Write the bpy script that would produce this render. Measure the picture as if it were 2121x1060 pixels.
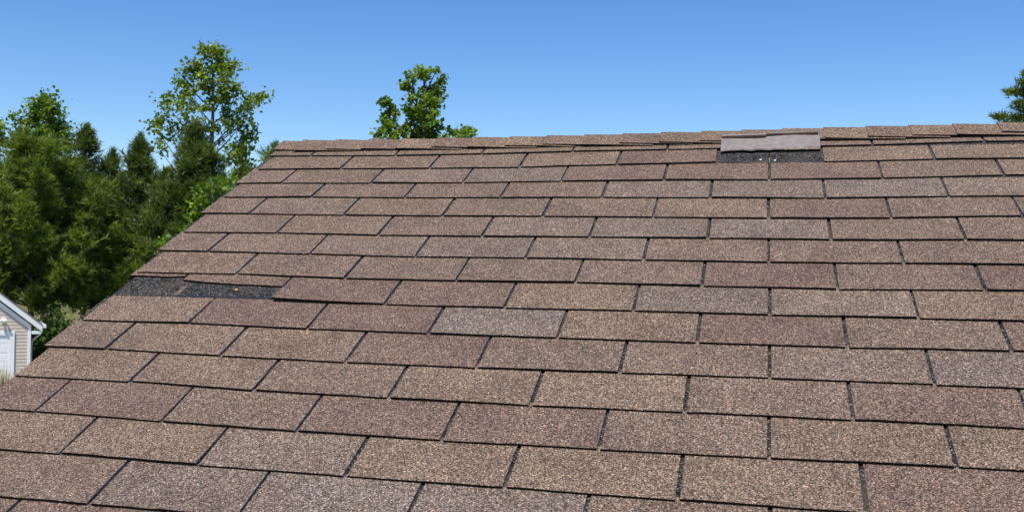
import bpy, math, random
import numpy as np
from mathutils import Matrix, Vector, noise

for o in list(bpy.data.objects):
    bpy.data.objects.remove(o)
scene = bpy.context.scene
COL = scene.collection
random.seed(11)
rng = np.random.default_rng(11)

# ------------------------------------------------------------------ camera
PITCH = math.radians(27.8)                  # slope of the shingled roof
CP, SP = math.cos(PITCH), math.sin(PITCH)
TAB, EXPO = 0.3048, 0.127                   # width and exposure of one shingle tab
CAM_H = 4.40
# the camera relative to the roof plane: axis-angle of the roof in the camera, offset in metres, focal length
RV = np.array([-1.09217233, 0.212979418, 0.145493504])
TV = np.array([0.767781945, -0.270822803, 2.97781184])
FOC = 2068.14 / 2121.0                      # focal length over picture width


def rodrigues(r):
    th = np.linalg.norm(r); a = r / th
    K = np.array([[0, -a[2], a[1]], [a[2], 0, -a[0]], [-a[1], a[0], 0]])
    return np.eye(3) + math.sin(th) * K + (1 - math.cos(th)) * K @ K


RC = rodrigues(RV)
M = np.array([[1, 0, 0], [0, -CP, SP], [0, -SP, -CP]])      # columns: ridge, down slope, into the roof
C_ROOF = -RC.T @ TV
C_REL = M @ C_ROOF
ROOF_O = np.array([0.0, 0.0, CAM_H - C_REL[2]])             # point of the roof plane on the course-0 butt line
CAM = C_REL + ROOF_O
CW = M @ RC.T                                               # camera axes (right, down, forward) in the world
camd = bpy.data.cameras.new("camera")
cam = bpy.data.objects.new("camera", camd)
COL.objects.link(cam)
mw = np.eye(4); mw[:3, :3] = CW @ np.diag([1, -1, -1]); mw[:3, 3] = CAM
cam.matrix_world = Matrix(mw.tolist())
camd.sensor_width = 36
camd.lens = FOC * 36
camd.clip_start = 0.05
camd.clip_end = 6000
camd.dof.use_dof = True
camd.dof.focus_distance = 2.9
camd.dof.aperture_fstop = 15
scene.camera = cam


def at(px, py, depth):
    """Point of the place at a given depth, surveyed from the camera (photo pixel 2121x1060)."""
    d = CW @ np.array([(px - 1060.5) / 2068.14, (py - 530) / 2068.14, 1.0])
    return CAM + d * depth


# ------------------------------------------------------------------ light
SUN_DIR = np.array([-0.10, -0.99, 0.0])
SUN_EL = math.radians(63.5)
SUN_DIR = SUN_DIR / np.linalg.norm(SUN_DIR)
SD = Vector((SUN_DIR[0] * math.cos(SUN_EL), SUN_DIR[1] * math.cos(SUN_EL), math.sin(SUN_EL)))
world = bpy.data.worlds.new("World")
scene.world = world
world.use_nodes = True
wn, wl = world.node_tree.nodes, world.node_tree.links
wn.clear()
wo = wn.new("ShaderNodeOutputWorld")
bg = wn.new("ShaderNodeBackground")
sky = wn.new("ShaderNodeTexSky")
sky.sky_type = 'NISHITA'
sky.sun_disc = False
sky.sun_elevation = SUN_EL
sky.sun_rotation = math.atan2(SUN_DIR[0], SUN_DIR[1])
sky.altitude = 0
sky.air_density = 1.0
sky.dust_density = 0.0
sky.ozone_density = 4.0
bg.inputs[1].default_value = 0.122
hsv = wn.new("ShaderNodeHueSaturation")
hsv.inputs["Hue"].default_value = 0.508
hsv.inputs["Saturation"].default_value = 1.27
wl.new(sky.outputs[0], hsv.inputs["Color"])
wl.new(hsv.outputs[0], bg.inputs[0])
wl.new(bg.outputs[0], wo.inputs[0])
sund = bpy.data.lights.new("sun", 'SUN')
sund.energy = 4.6
sund.angle = math.radians(0.53)
sund.color = (1.0, 0.96, 0.90)
sun = bpy.data.objects.new("sun", sund)
COL.objects.link(sun)
sun.location = (0, -10, 40)
sun.rotation_euler = SD.to_track_quat('Z', 'Y').to_euler()
scene.view_settings.view_transform = 'Standard'
scene.view_settings.look = 'None'
scene.view_settings.exposure = 0.30
scene.view_settings.gamma = 1.0
scene.view_settings.use_curve_mapping = False
scene.render.engine = 'CYCLES'


# ------------------------------------------------------------------ helpers
def link(o, parent=None):
    COL.objects.link(o)
    if parent is not None:
        o.parent = parent
    return o


def empty(name, loc=(0, 0, 0), rot=(0, 0, 0), parent=None):
    o = bpy.data.objects.new(name, None)
    o.location = loc; o.rotation_euler = rot
    o.empty_display_size = 0.2
    return link(o, parent)


def mesh_obj(name, verts, faces, mats, parent=None, loc=(0, 0, 0), rot=(0, 0, 0), midx=None, smooth=False):
    me = bpy.data.meshes.new(name)
    me.from_pydata([tuple(v) for v in verts], [], faces)
    for m in (mats if isinstance(mats, (list, tuple)) else [mats]):
        me.materials.append(m)
    if midx is not None:
        me.polygons.foreach_set("material_index", np.array(midx, dtype=np.int32))
    if smooth:
        me.polygons.foreach_set("use_smooth", np.ones(len(me.polygons), dtype=bool))
    me.update()
    o = bpy.data.objects.new(name, me)
    o.location = loc; o.rotation_euler = rot
    return link(o, parent)


def tag(o, label=None, cat=None, group=None, kind=None):
    if label: o["label"] = label
    if cat: o["category"] = cat
    if group: o["group"] = group
    if kind: o["kind"] = kind
    return o


class MB:
    """Collects boxes, prisms and tubes that make up one mesh."""
    def __init__(s):
        s.v, s.f, s.m = [], [], []

    def poly(s, pts, faces, mi=0):
        b = len(s.v)
        s.v += [tuple(p) for p in pts]
        s.f += [tuple(i + b for i in f) for f in faces]
        s.m += [mi] * len(faces)
        return s

    def box(s, x0, x1, y0, y1, z0, z1, mi=0, bev=0.0):
        if bev <= 0:
            p = [(x, y, z) for z in (z0, z1) for y in (y0, y1) for x in (x0, x1)]
            return s.poly(p, [(0, 2, 3, 1), (4, 5, 7, 6), (0, 1, 5, 4), (2, 6, 7, 3), (0, 4, 6, 2), (1, 3, 7, 5)], mi)
        b = bev
        rings = []
        for z, i in ((z0, b), (z0 + b, 0), (z1 - b, 0), (z1, b)):
            X0, X1, Y0, Y1 = x0 + i, x1 - i, y0 + i, y1 - i
            rings.append([(X0 + b, Y0, z), (X1 - b, Y0, z), (X1, Y0 + b, z), (X1, Y1 - b, z),
                          (X1 - b, Y1, z), (X0 + b, Y1, z), (X0, Y1 - b, z), (X0, Y0 + b, z)])
        pts = [p for r in rings for p in r]
        fc = [tuple(range(7, -1, -1)), tuple(range(24, 32))]
        for r in range(3):
            for i in range(8):
                j = (i + 1) % 8
                fc.append((r * 8 + i, r * 8 + j, r * 8 + 8 + j, r * 8 + 8 + i))
        return s.poly(pts, fc, mi)

    def prism(s, outline, y0, y1, mi=0):
        """outline in (x, z), counter-clockwise seen from -y, extruded from y0 to y1."""
        n = len(outline)
        pts = [(x, y0, z) for x, z in outline] + [(x, y1, z) for x, z in outline]
        fc = [tuple(range(n)), tuple(range(2 * n - 1, n - 1, -1))]
        for i in range(n):
            j = (i + 1) % n
            fc.append((i, i + n, j + n, j))
        return s.poly(pts, fc, mi)

    def tube(s, path, radii, n=7, mi=0, cap=True):
        path = [Vector(p) for p in path]
        b = len(s.v)
        for i, p in enumerate(path):
            d = (path[min(i + 1, len(path) - 1)] - path[max(i - 1, 0)])
            if d.length < 1e-6: d = Vector((0, 0, 1))
            d.normalize()
            a = d.cross(Vector((0.31, 0.95, 0.07)))
            if a.length < 1e-3: a = d.cross(Vector((1, 0, 0)))
            a.normalize(); c = d.cross(a)
            for k in range(n):
                t = 2 * math.pi * k / n
                s.v.append(tuple(p + (a * math.cos(t) + c * math.sin(t)) * radii[i]))
        for i in range(len(path) - 1):
            for k in range(n):
                l = (k + 1) % n
                s.f.append((b + i * n + k, b + i * n + l, b + (i + 1) * n + l, b + (i + 1) * n + k)); s.m.append(mi)
        if cap:
            s.f.append(tuple(b + k for k in range(n - 1, -1, -1))); s.m.append(mi)
            e = b + (len(path) - 1) * n
            s.f.append(tuple(e + k for k in range(n))); s.m.append(mi)
        return s

    def build(s, name, mats, parent=None, loc=(0, 0, 0), rot=(0, 0, 0), smooth=False):
        return mesh_obj(name, s.v, s.f, mats, parent, loc, rot, s.m, smooth)


# ------------------------------------------------------------------ materials
class Mat:
    def __init__(s, name, rough=0.8, spec=0.3):
        s.m = bpy.data.materials.new(name)
        s.m.use_nodes = True
        s.n, s.l = s.m.node_tree.nodes, s.m.node_tree.links
        s.b = s.n["Principled BSDF"]
        s.b.inputs["Roughness"].default_value = rough
        s.b.inputs["Specular IOR Level"].default_value = spec

    def new(s, t, **kw):
        n = s.n.new(t)
        for k, v in kw.items(): setattr(n, k, v)
        return n

    def pos(s):
        return s.new("ShaderNodeNewGeometry").outputs["Position"]

    def objc(s):
        return s.new("ShaderNodeTexCoord").outputs["Object"]

    def noise(s, scale, vec=None, detail=3, rough=0.55):
        n = s.new("ShaderNodeTexNoise")
        n.inputs["Scale"].default_value = scale
        n.inputs["Detail"].default_value = detail
        n.inputs["Roughness"].default_value = rough
        if vec is not None: s.l.new(vec, n.inputs["Vector"])
        return n

    def ramp(s, fac, stops, interp='LINEAR'):
        r = s.new("ShaderNodeValToRGB")
        cr = r.color_ramp; cr.interpolation = interp
        while len(cr.elements) < len(stops): cr.elements.new(0.5)
        for e, (p, c) in zip(cr.elements, stops):
            e.position = p
            e.color = (*c, 1) if len(c) == 3 else c
        s.l.new(fac, r.inputs[0])
        return r.outputs[0]

    def mix(s, a, b, fac, mode='MIX'):
        n = s.new("ShaderNodeMix", data_type='RGBA', blend_type=mode)
        for sock, v in ((n.inputs[0], fac), (n.inputs[6], a), (n.inputs[7], b)):
            if isinstance(v, (int, float)): sock.default_value = v
            elif isinstance(v, tuple): sock.default_value = (*v, 1)
            else: s.l.new(v, sock)
        return n.outputs[2]

    def math(s, op, a, b=0.0):
        n = s.new("ShaderNodeMath", operation=op)
        for sock, v in ((n.inputs[0], a), (n.inputs[1], b)):
            if isinstance(v, (int, float)): sock.default_value = v
            else: s.l.new(v, sock)
        return n.outputs[0]

    def bump(s, h, strength=0.4, dist=0.002):
        b = s.new("ShaderNodeBump")
        b.inputs["Strength"].default_value = strength
        b.inputs["Distance"].default_value = dist
        s.l.new(h, b.inputs["Height"])
        s.l.new(b.outputs[0], s.b.inputs["Normal"])

    def color(s, c):
        if isinstance(c, tuple): s.b.inputs["Base Color"].default_value = (*c, 1)
        else: s.l.new(c, s.b.inputs["Base Color"])
        return s.m


def granule_nodes(m, scale):
    v = m.new("ShaderNodeTexVoronoi")
    v.inputs["Scale"].default_value = scale
    m.l.new(m.pos(), v.inputs["Vector"])
    sep = m.new("ShaderNodeSeparateColor")
    m.l.new(v.outputs["Color"], sep.inputs[0])
    return v, sep


def shingle_material():
    m = Mat("shingle_granules", rough=0.92, spec=0.25)
    info = m.new("ShaderNodeObjectInfo")
    v1, s1 = granule_nodes(m, 700)
    v2, s2 = granule_nodes(m, 350)
    # blend of two granule sizes, each granule with its own value
    r1 = m.ramp(s1.outputs[0], [(0.0, (0.10, 0.09, 0.09)), (0.25, (0.40, 0.38, 0.37)), (0.6, (0.92, 0.91, 0.90)),
                                (0.85, (1.6, 1.6, 1.6)), (1.0, (2.9, 2.9, 2.9))])
    r2 = m.ramp(s2.outputs[1], [(0.0, (0.50, 0.49, 0.48)), (0.5, (0.99, 0.99, 0.99)), (1.0, (1.66, 1.65, 1.63))])
    hue = m.ramp(s1.outputs[2], [(0.0, (0.84, 1.0, 1.16)), (0.5, (1, 1, 1)), (0.8, (1.07, 1.0, 0.92)), (1.0, (1.26, 0.99, 0.76))])
    big = m.noise(7.5, m.pos(), 6, 0.68)
    blend = m.ramp(big.outputs["Fac"], [(0.28, (0.74, 0.72, 0.72)), (0.5, (1, 1, 1)), (0.72, (1.14, 1.14, 1.14))])
    big2 = m.noise(9.0, m.pos(), 3, 0.6)
    drift = m.ramp(big2.outputs["Fac"], [(0.36, (0.0, 0.0, 0.0)), (0.66, (0.60, 0.60, 0.60))])
    tint = m.mix(info.outputs["Color"], (0.146, 0.101, 0.075), drift)
    c = m.mix(tint, r1, 1.0, 'MULTIPLY')
    c = m.mix(c, r2, 1.0, 'MULTIPLY')
    c = m.mix(c, hue, 1.0, 'MULTIPLY')
    c = m.mix(c, blend, 1.0, 'MULTIPLY')
    h = m.math('MULTIPLY', v1.outputs["Distance"], -1.0)
    m.bump(h, 0.5, 0.0012)
    return m.color(c)


def headlap_material():
    m = Mat("black_headlap_granules", rough=0.95, spec=0.08)
    v1, s1 = granule_nodes(m, 420)
    c = m.ramp(s1.outputs[0], [(0.0, (0.005, 0.005, 0.005)), (0.5, (0.016, 0.015, 0.014)), (0.78, (0.045, 0.042, 0.040)), (0.92, (0.11, 0.105, 0.10)), (1.0, (0.26, 0.25, 0.235))])
    n = m.noise(14, m.pos(), 4, 0.65)
    dust = m.ramp(n.outputs["Fac"], [(0.47, (0, 0, 0)), (0.66, (0.62, 0.62, 0.62))])
    c = m.mix(c, (0.085, 0.066, 0.050), dust)
    h = m.math('MULTIPLY', v1.outputs["Distance"], -1.0)
    m.bump(h, 0.5, 0.0012)
    return m.color(c)


def plain(name, col, rough=0.7, spec=0.3, var=0.12, scale=8.0, bump=0.0):
    m = Mat(name, rough, spec)
    n = m.noise(scale, m.objc(), 4, 0.6)
    lo = tuple(max(0, x * (1 - var)) for x in col); hi = tuple(x * (1 + var) for x in col)
    c = m.ramp(n.outputs["Fac"], [(0.3, lo), (0.7, hi)])
    if bump > 0: m.bump(n.outputs["Fac"], bump, 0.01)
    return m.color(c)


MAT_TAB = shingle_material()
MAT_HEAD = headlap_material()
MAT_BUTT = plain("shaded_asphalt_edge", (0.016, 0.014, 0.013), 0.85, 0.1, 0.5, 150)  # black asphalt cut edge, with the shade of the butt faces in its colour
MAT_SIDE = plain("sunlit_fibreglass_edge", (0.22, 0.21, 0.205), 0.9, 0.1, 0.8, 90)  # same cut edge made paler: fibreglass plus sunlight put into the colour
MAT_DECK = plain("plywood", (0.30, 0.22, 0.14), 0.85, 0.2, 0.25, 12)
MAT_WHITE = plain("white_painted_trim", (0.80, 0.80, 0.79), 0.45, 0.4, 0.03, 3)
MAT_SIDING = plain("beige_vinyl_siding", (0.58, 0.49, 0.405), 0.5, 0.35, 0.05, 2)


def leaf_material(name, dark, mid, light, transl=0.30, gloss=0.45):
    m = Mat(name, gloss, 0.35)
    g = m.new("ShaderNodeNewGeometry")
    c = m.ramp(g.outputs["Random Per Island"], [(0.0, dark), (0.5, mid), (1.0, light)])
    nz = m.noise(1.7, g.outputs["Position"], 2, 0.5)
    c = m.mix(c, m.ramp(nz.outputs["Fac"], [(0.36, (0.52, 0.62, 0.64)), (0.52, (1, 1, 1)), (0.66, (1.40, 1.34, 1.2))]), 1.0, 'MULTIPLY')
    m.color(c)
    t = m.new("ShaderNodeBsdfTranslucent")
    tc = m.mix(c, (1.25, 1.25, 0.55), 1.0, 'MULTIPLY')
    m.l.new(tc, t.inputs[0])
    mx = m.new("ShaderNodeMixShader")
    mx.inputs[0].default_value = transl
    m.l.new(m.b.outputs[0], mx.inputs[1]); m.l.new(t.outputs[0], mx.inputs[2])
    m.l.new(mx.outputs[0], m.n["Material Output"].inputs[0])
    return m.m


MAT_PINE = leaf_material("pine_needles", (0.056, 0.098, 0.015), (0.155, 0.218, 0.032), (0.31, 0.36, 0.064), 0.42, 0.5)
MAT_PINE_DARK = leaf_material("dark_pine_needles", (0.040, 0.072, 0.016), (0.105, 0.150, 0.030), (0.20, 0.25, 0.05), 0.36, 0.5)
MAT_LEAF = leaf_material("broad_leaves", (0.060, 0.125, 0.010), (0.150, 0.245, 0.020), (0.27, 0.36, 0.040), 0.44, 0.42)
MAT_LEAF_Y = leaf_material("yellow_green_leaves", (0.080, 0.140, 0.014), (0.180, 0.260, 0.026), (0.31, 0.38, 0.050), 0.46, 0.42)
MAT_LEAF_LIME = leaf_material("lime_leaves", (0.07, 0.14, 0.010), (0.14, 0.24, 0.016), (0.22, 0.33, 0.03), 0.4, 0.45)
MAT_SHRUB = leaf_material("shrub_leaves", (0.020, 0.045, 0.010), (0.045, 0.090, 0.016), (0.10, 0.17, 0.03), 0.3, 0.45)
MAT_DRY = leaf_material("dry_grass_blades", (0.22, 0.15, 0.07), (0.42, 0.31, 0.15), (0.60, 0.47, 0.25), 0.25, 0.7)


def bark(name, a, b):
    m = Mat(name, 0.9, 0.15)
    mp = m.new("ShaderNodeMapping"); mp.inputs["Scale"].default_value = (1, 1, 0.25)
    m.l.new(m.pos(), mp.inputs[0])
    n = m.noise(14, mp.outputs[0], 5, 0.65)
    m.bump(n.outputs["Fac"], 0.6, 0.03)
    return m.color(m.ramp(n.outputs["Fac"], [(0.3, a), (0.7, b)]))


MAT_BARK_PINE = bark("pine_bark", (0.045, 0.028, 0.020), (0.19, 0.13, 0.10))
MAT_BARK = bark("grey_bark", (0.06, 0.05, 0.04), (0.22, 0.19, 0.155))

# ------------------------------------------------------------------ ground
m = Mat("ground_grass", 0.95, 0.1)
n1 = m.noise(0.05, m.pos(), 5, 0.6); n2 = m.noise(3.0, m.pos(), 4, 0.7)
g1 = m.ramp(n1.outputs["Fac"], [(0.30, (0.07, 0.10, 0.025)), (0.52, (0.17, 0.15, 0.05)), (0.75, (0.38, 0.24, 0.11))])
g2 = m.ramp(n2.outputs["Fac"], [(0.3, (0.6, 0.6, 0.6)), (0.7, (1.25, 1.25, 1.25))])
m.bump(n2.outputs["Fac"], 0.5, 0.1)
MAT_GROUND = m.color(m.mix(g1, g2, 1.0, 'MULTIPLY'))
gv, gf = [], []
NG = 60
ext = [math.copysign(abs(t) ** 2.6 * 4000, t) for t in np.linspace(-1, 1, NG)]
for yy in ext:
    for xx in ext:
        far = max(0.0, math.hypot(xx, yy) - 120)
        gv.append((xx, yy + 20, 0.0 if far == 0 else -far * 0.006 * min(1, far / 200)))
for j in range(NG - 1):
    for i in range(NG - 1):
        a = j * NG + i
        gf.append((a, a + 1, a + NG + 1, a + NG))
tag(mesh_obj("ground", gv, gf, MAT_GROUND, smooth=True), kind="structure")

# ------------------------------------------------------------------ the house whose roof fills the picture
RIDGE_V = -0.262                       # ridge on the roof plane (measured down the slope from course 0)
RAKE_U = -1.690                        # left verge
RIGHT_U = 9.2                          # right verge
EAVE_V = 4.75
THK = 0.0050                           # thickness of a shingle
SL = THK / EXPO                        # how much a laid shingle tilts against the deck


def roof_w(u, v, n=0.0):
    """roof coordinates (along ridge, down slope, out of the roof) to the world"""
    return ROOF_O + M @ np.array([u, v, -n])


ridge_w = roof_w(0, RIDGE_V)
house = empty("house", (RAKE_U + 0.35, ridge_w[1], 0))
tag(house, "house with the brown tab shingle roof that fills the foreground", "house")
HL = np.array(house.location)
roof = empty("roof", tuple(ROOF_O - HL), (PITCH, 0, 0), house)
roof["label"] = "sunlit weathered brown roof slope with two damaged spots"

# decks, walls, trim
d = MB()
d.box(RAKE_U + 0.012, RIGHT_U - 0.01, -EAVE_V, -RIDGE_V - 0.004, -0.034, -0.016)
d.build("roof_deck", MAT_DECK, roof)
halfrun = (EAVE_V - RIDGE_V) * CP
eave_z = roof_w(0, EAVE_V)[2]
wall_h = eave_z + 0.30 * math.tan(PITCH) - 0.10
gx0, gx1 = RAKE_U + 0.35, RIGHT_U - 0.35
wx = gx1 - gx0
yh = halfrun - 0.35
peak = ridge_w[2] - 0.10
w = MB()
lap = 0.115
nl = int(peak / lap) + 1
for (x0, dirx) in ((0.0, -1), (wx, 1)):                       # gable end siding, lap by lap
    for i in range(nl):
        z0, z1 = i * lap, min((i + 1) * lap, peak - 0.01)
        def hw(z): return yh if z <= wall_h else max(0.02, yh * (peak - z) / (peak - wall_h))
        a, b = hw(z0), hw(z1)
        xo, xi = x0 + dirx * 0.016, x0 + dirx * 0.002
        p = [(xo, -a, z0), (xo, a, z0), (xi, b, z1), (xi, -b, z1), (x0, -a, z0), (x0, a, z0), (x0, b, z1), (x0, -b, z1)]
        w.poly(p, [(0, 1, 2, 3), (4, 7, 6, 5), (0, 4, 5, 1), (1, 5, 6, 2), (2, 6, 7, 3), (3, 7, 4, 0)])
for (y0, diry) in ((-yh, -1), (yh, 1)):
    for i in range(int(wall_h / lap)):
        z0, z1 = i * lap, (i + 1) * lap
        yo, yi = y0 + diry * 0.016, y0 + diry * 0.002
        p = [(0, yo, z0), (wx, yo, z0), (wx, yi, z1), (0, yi, z1), (0, y0, z0), (wx, y0, z0), (wx, y0, z1), (0, y0, z1)]
        w.poly(p, [(0, 1, 2, 3), (4, 7, 6, 5), (0, 4, 5, 1), (1, 5, 6, 2), (2, 6, 7, 3), (3, 7, 4, 0)])
tag(w.build("siding", MAT_SIDING, house), kind="stuff")
for sx in (RAKE_U + 0.05, RIGHT_U - 0.05 - 0.02):             # verge boards
    for sy in (-1, 1):
        x0 = sx - HL[0]
        zr, ze = ridge_w[2] - 0.045, eave_z - 0.045
        p = []
        for x in (x0, x0 + 0.02):
            p += [(x, sy * 0.002, zr), (x, sy * halfrun * 0.995, ze), (x, sy * halfrun * 0.995, ze - 0.14), (x, sy * 0.002, zr - 0.14)]
        MB().poly(p, [(0, 1, 2, 3), (7, 6, 5, 4), (0, 4, 5, 1), (1, 5, 6, 2), (2, 6, 7, 3), (3, 7, 4, 0)]).build("fascia_board", MAT_WHITE, house)
for sy in (-1, 1):
    yb = sy * halfrun * 0.998
    MB().box(RAKE_U + 0.075 - HL[0], RIGHT_U - 0.075 - HL[0], min(yb, yb - sy * 0.02), max(yb, yb - sy * 0.02), eave_z - 0.19, eave_z - 0.04).build("fascia_board", MAT_WHITE, house)
# far slope: deck and its courses as one part
bd = MB()
back = empty("back_roof", tuple(np.array([0, ROOF_O[1] + 2 * (ridge_w[1] - ROOF_O[1]), ROOF_O[2]]) - HL), (PITCH, 0, math.pi), house)
bd.box(-RIGHT_U + 0.01, -RAKE_U - 0.012, -EAVE_V, -RIDGE_V - 0.004, -0.034, -0.016).build("roof_deck", MAT_DECK, back)
bc = MB()
k = -1
while k * EXPO < EAVE_V - 0.02:
    off = 0.0 if k % 2 else 0.5
    uu = math.floor(-RIGHT_U / TAB) + off
    while uu * TAB < -RAKE_U:
        x0, x1 = max(uu * TAB + 0.004, -RIGHT_U), min((uu + 1) * TAB - 0.004, -RAKE_U)
        if x1 - x0 > 0.03:
            v = k * EXPO; y0 = -v; y1 = min(-v + 2 * EXPO, -RIDGE_V - 0.003); t0 = 0.006
            p = [(x0, y0, t0), (x1, y0, t0), (x1, y1, t0 - SL * (y1 - y0)), (x0, y1, t0 - SL * (y1 - y0)),
                 (x0, y0, t0 - THK), (x1, y0, t0 - THK), (x1, y1, t0 - THK - SL * (y1 - y0)), (x0, y1, t0 - THK - SL * (y1 - y0))]
            bc.poly(p, [(0, 1, 2, 3), (4, 7, 6, 5), (0, 4, 5, 1), (1, 5, 6, 2), (2, 6, 7, 3), (3, 7, 4, 0)])
        uu += 1
    k += 1
o = tag(bc.build("shingle_field", [MAT_TAB], back), kind="stuff")
o.color = (0.143, 0.101, 0.075, 1)

# survey of the slot positions: course -> [(tab column, sideways drift mm, down-slope drift mm)]
SURVEY = {
    -1: [(-5, -5, 19), (-4, 1, 29), (-3, -3, 23), (-2, -6, 10), (-1, -8, 3), (0, -6, -4), (1, -3, -11), (2, 8, -30)],
    0: [(-4.5, 0, 13), (-3.5, 5, 18), (-2.5, -2, 15), (-1.5, -1, -1), (-.5, -2, -12), (.5, 2, -8), (1.5, 4, -20)],
    1: [(-5, -6, 4), (-4, 0, 8), (-3, -1, 10), (-2, 1, 1), (-1, 3, -2), (0, 0, -1), (1, 3, -5), (2, 13, -24)],
    2: [(-4.5, -6, -12), (-3.5, -2, -5), (-2.5, -7, -4), (-1.5, -10, -5), (-.5, -9, 0), (.5, -5, 5), (1.5, 4, -8)],
    3: [(-5, -6, -16), (-4, 2, -6), (-3, 4, -2), (-2, -6, 0), (-1, -2, 4), (0, -3, 10), (1, -2, 6), (2, 6, -13)],
    4: [(-4.5, -5, -10), (-3.5, 5, 1), (-2.5, 3, 4), (-1.5, -5, 1), (-.5, -2, 5), (.5, -4, 9), (1.5, 4, 1)],
    5: [(-5, -7, -16), (-4, 3, -6), (-3, 5, 2), (-2, 0, 1), (-1, -2, 4), (0, -2, 8), (1, 0, 3)],
    6: [(-4.5, -5, -12), (-3.5, 6, 3), (-2.5, 2, 5), (-1.5, 0, 0), (-.5, -2, 6), (.5, -2, 9), (1.5, 3, 0)],
    7: [(-5, 2, -10), (-4, 6, -3), (-3, 8, 3), (-2, 4, 4), (-1, 3, 3), (0, 0, 6), (1, 3, 4)],
    8: [(-4.5, -3, -9), (-3.5, 10, 0), (-2.5, 7, 2), (-1.5, 2, 2), (-.5, 2, 4), (.5, 2, 3), (1.5, 9, -5)],
    9: [(-5, -1, -10), (-4, 2, 1), (-3, 7, 6), (-2, 3, 7), (-1, 4, 2), (0, 0, 0), (1, 2, 0)],
    10: [(-4.5, -9, -11), (-3.5, -4, 1), (-2.5, -1, 4), (-1.5, -5, 6), (-.5, -7, 2), (.5, -4, 0)],
    11: [(-5, -9, -12), (-4, -1, -3), (-3, 2, 4), (-2, 0, 5), (-1, -1, 4), (0, -2, -1), (1, 2, -7)],
    12: [(-4.5, -6, -8), (-3.5, 0, -3), (-2.5, 0, 0), (-1.5, 0, 0), (-.5, -1, 1)],
    13: [(-4, -1, -3)],
}
# shade of every tab from the verge rightwards: t tan, b brown, r red-brown, g grey, l light tan, y grey-tan, d dark red-brown
SHADES = {
    -1: "ttttttbbt", 0: "ttytrltltt", 1: "bbygrrrbtt", 2: "brbbggGyyy", 3: "bytbbtrbbb", 4: "btbygGbbbb", 5: "bbygybbbbb",
    6: "tbbbbdbrbb", 7: "rrrrtgyttb", 8: "trdGtdbrbb", 9: "brttbrybgb"[0:1] + "ttrbbygbbb", 10: "ttbttbrbbb", 11: "rrbrrbttbb",
    12: "ttytttrbbb", 13: "ybgGgbbttb",
}
SHADE_RGB = {
    't': (0.166, 0.117, 0.082), 'l': (0.171, 0.123, 0.088), 'b': (0.150, 0.106, 0.079), 'r': (0.141, 0.093, 0.071),
    'd': (0.130, 0.083, 0.065), 'y': (0.158, 0.117, 0.089), 'g': (0.150, 0.116, 0.092), 'G': (0.158, 0.126, 0.103),
}


def drift(k, u, which):
    """measured unevenness of the laid courses, in metres"""
    if k in SURVEY and len(SURVEY[k]) > 1:
        pts = SURVEY[k]
    else:
        return 0.003 * noise.noise((u * 2.1, k * 1.7, which * 5.0))
    xs = [p[0] * TAB for p in pts]; ys = [p[which] / 1000 for p in pts]
    return float(np.interp(u, xs, ys))


def shade_of(k, i):
    if k in SHADES and i < len(SHADES[k]):
        c = SHADE_RGB[SHADES[k][i]]
    else:
        c = SHADE_RGB[random.choice("ttbbbbryg")]
    j = random.uniform(0.95, 1.05)
    return tuple(min(1, x * j) for x in c) + (1.0,)


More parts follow.
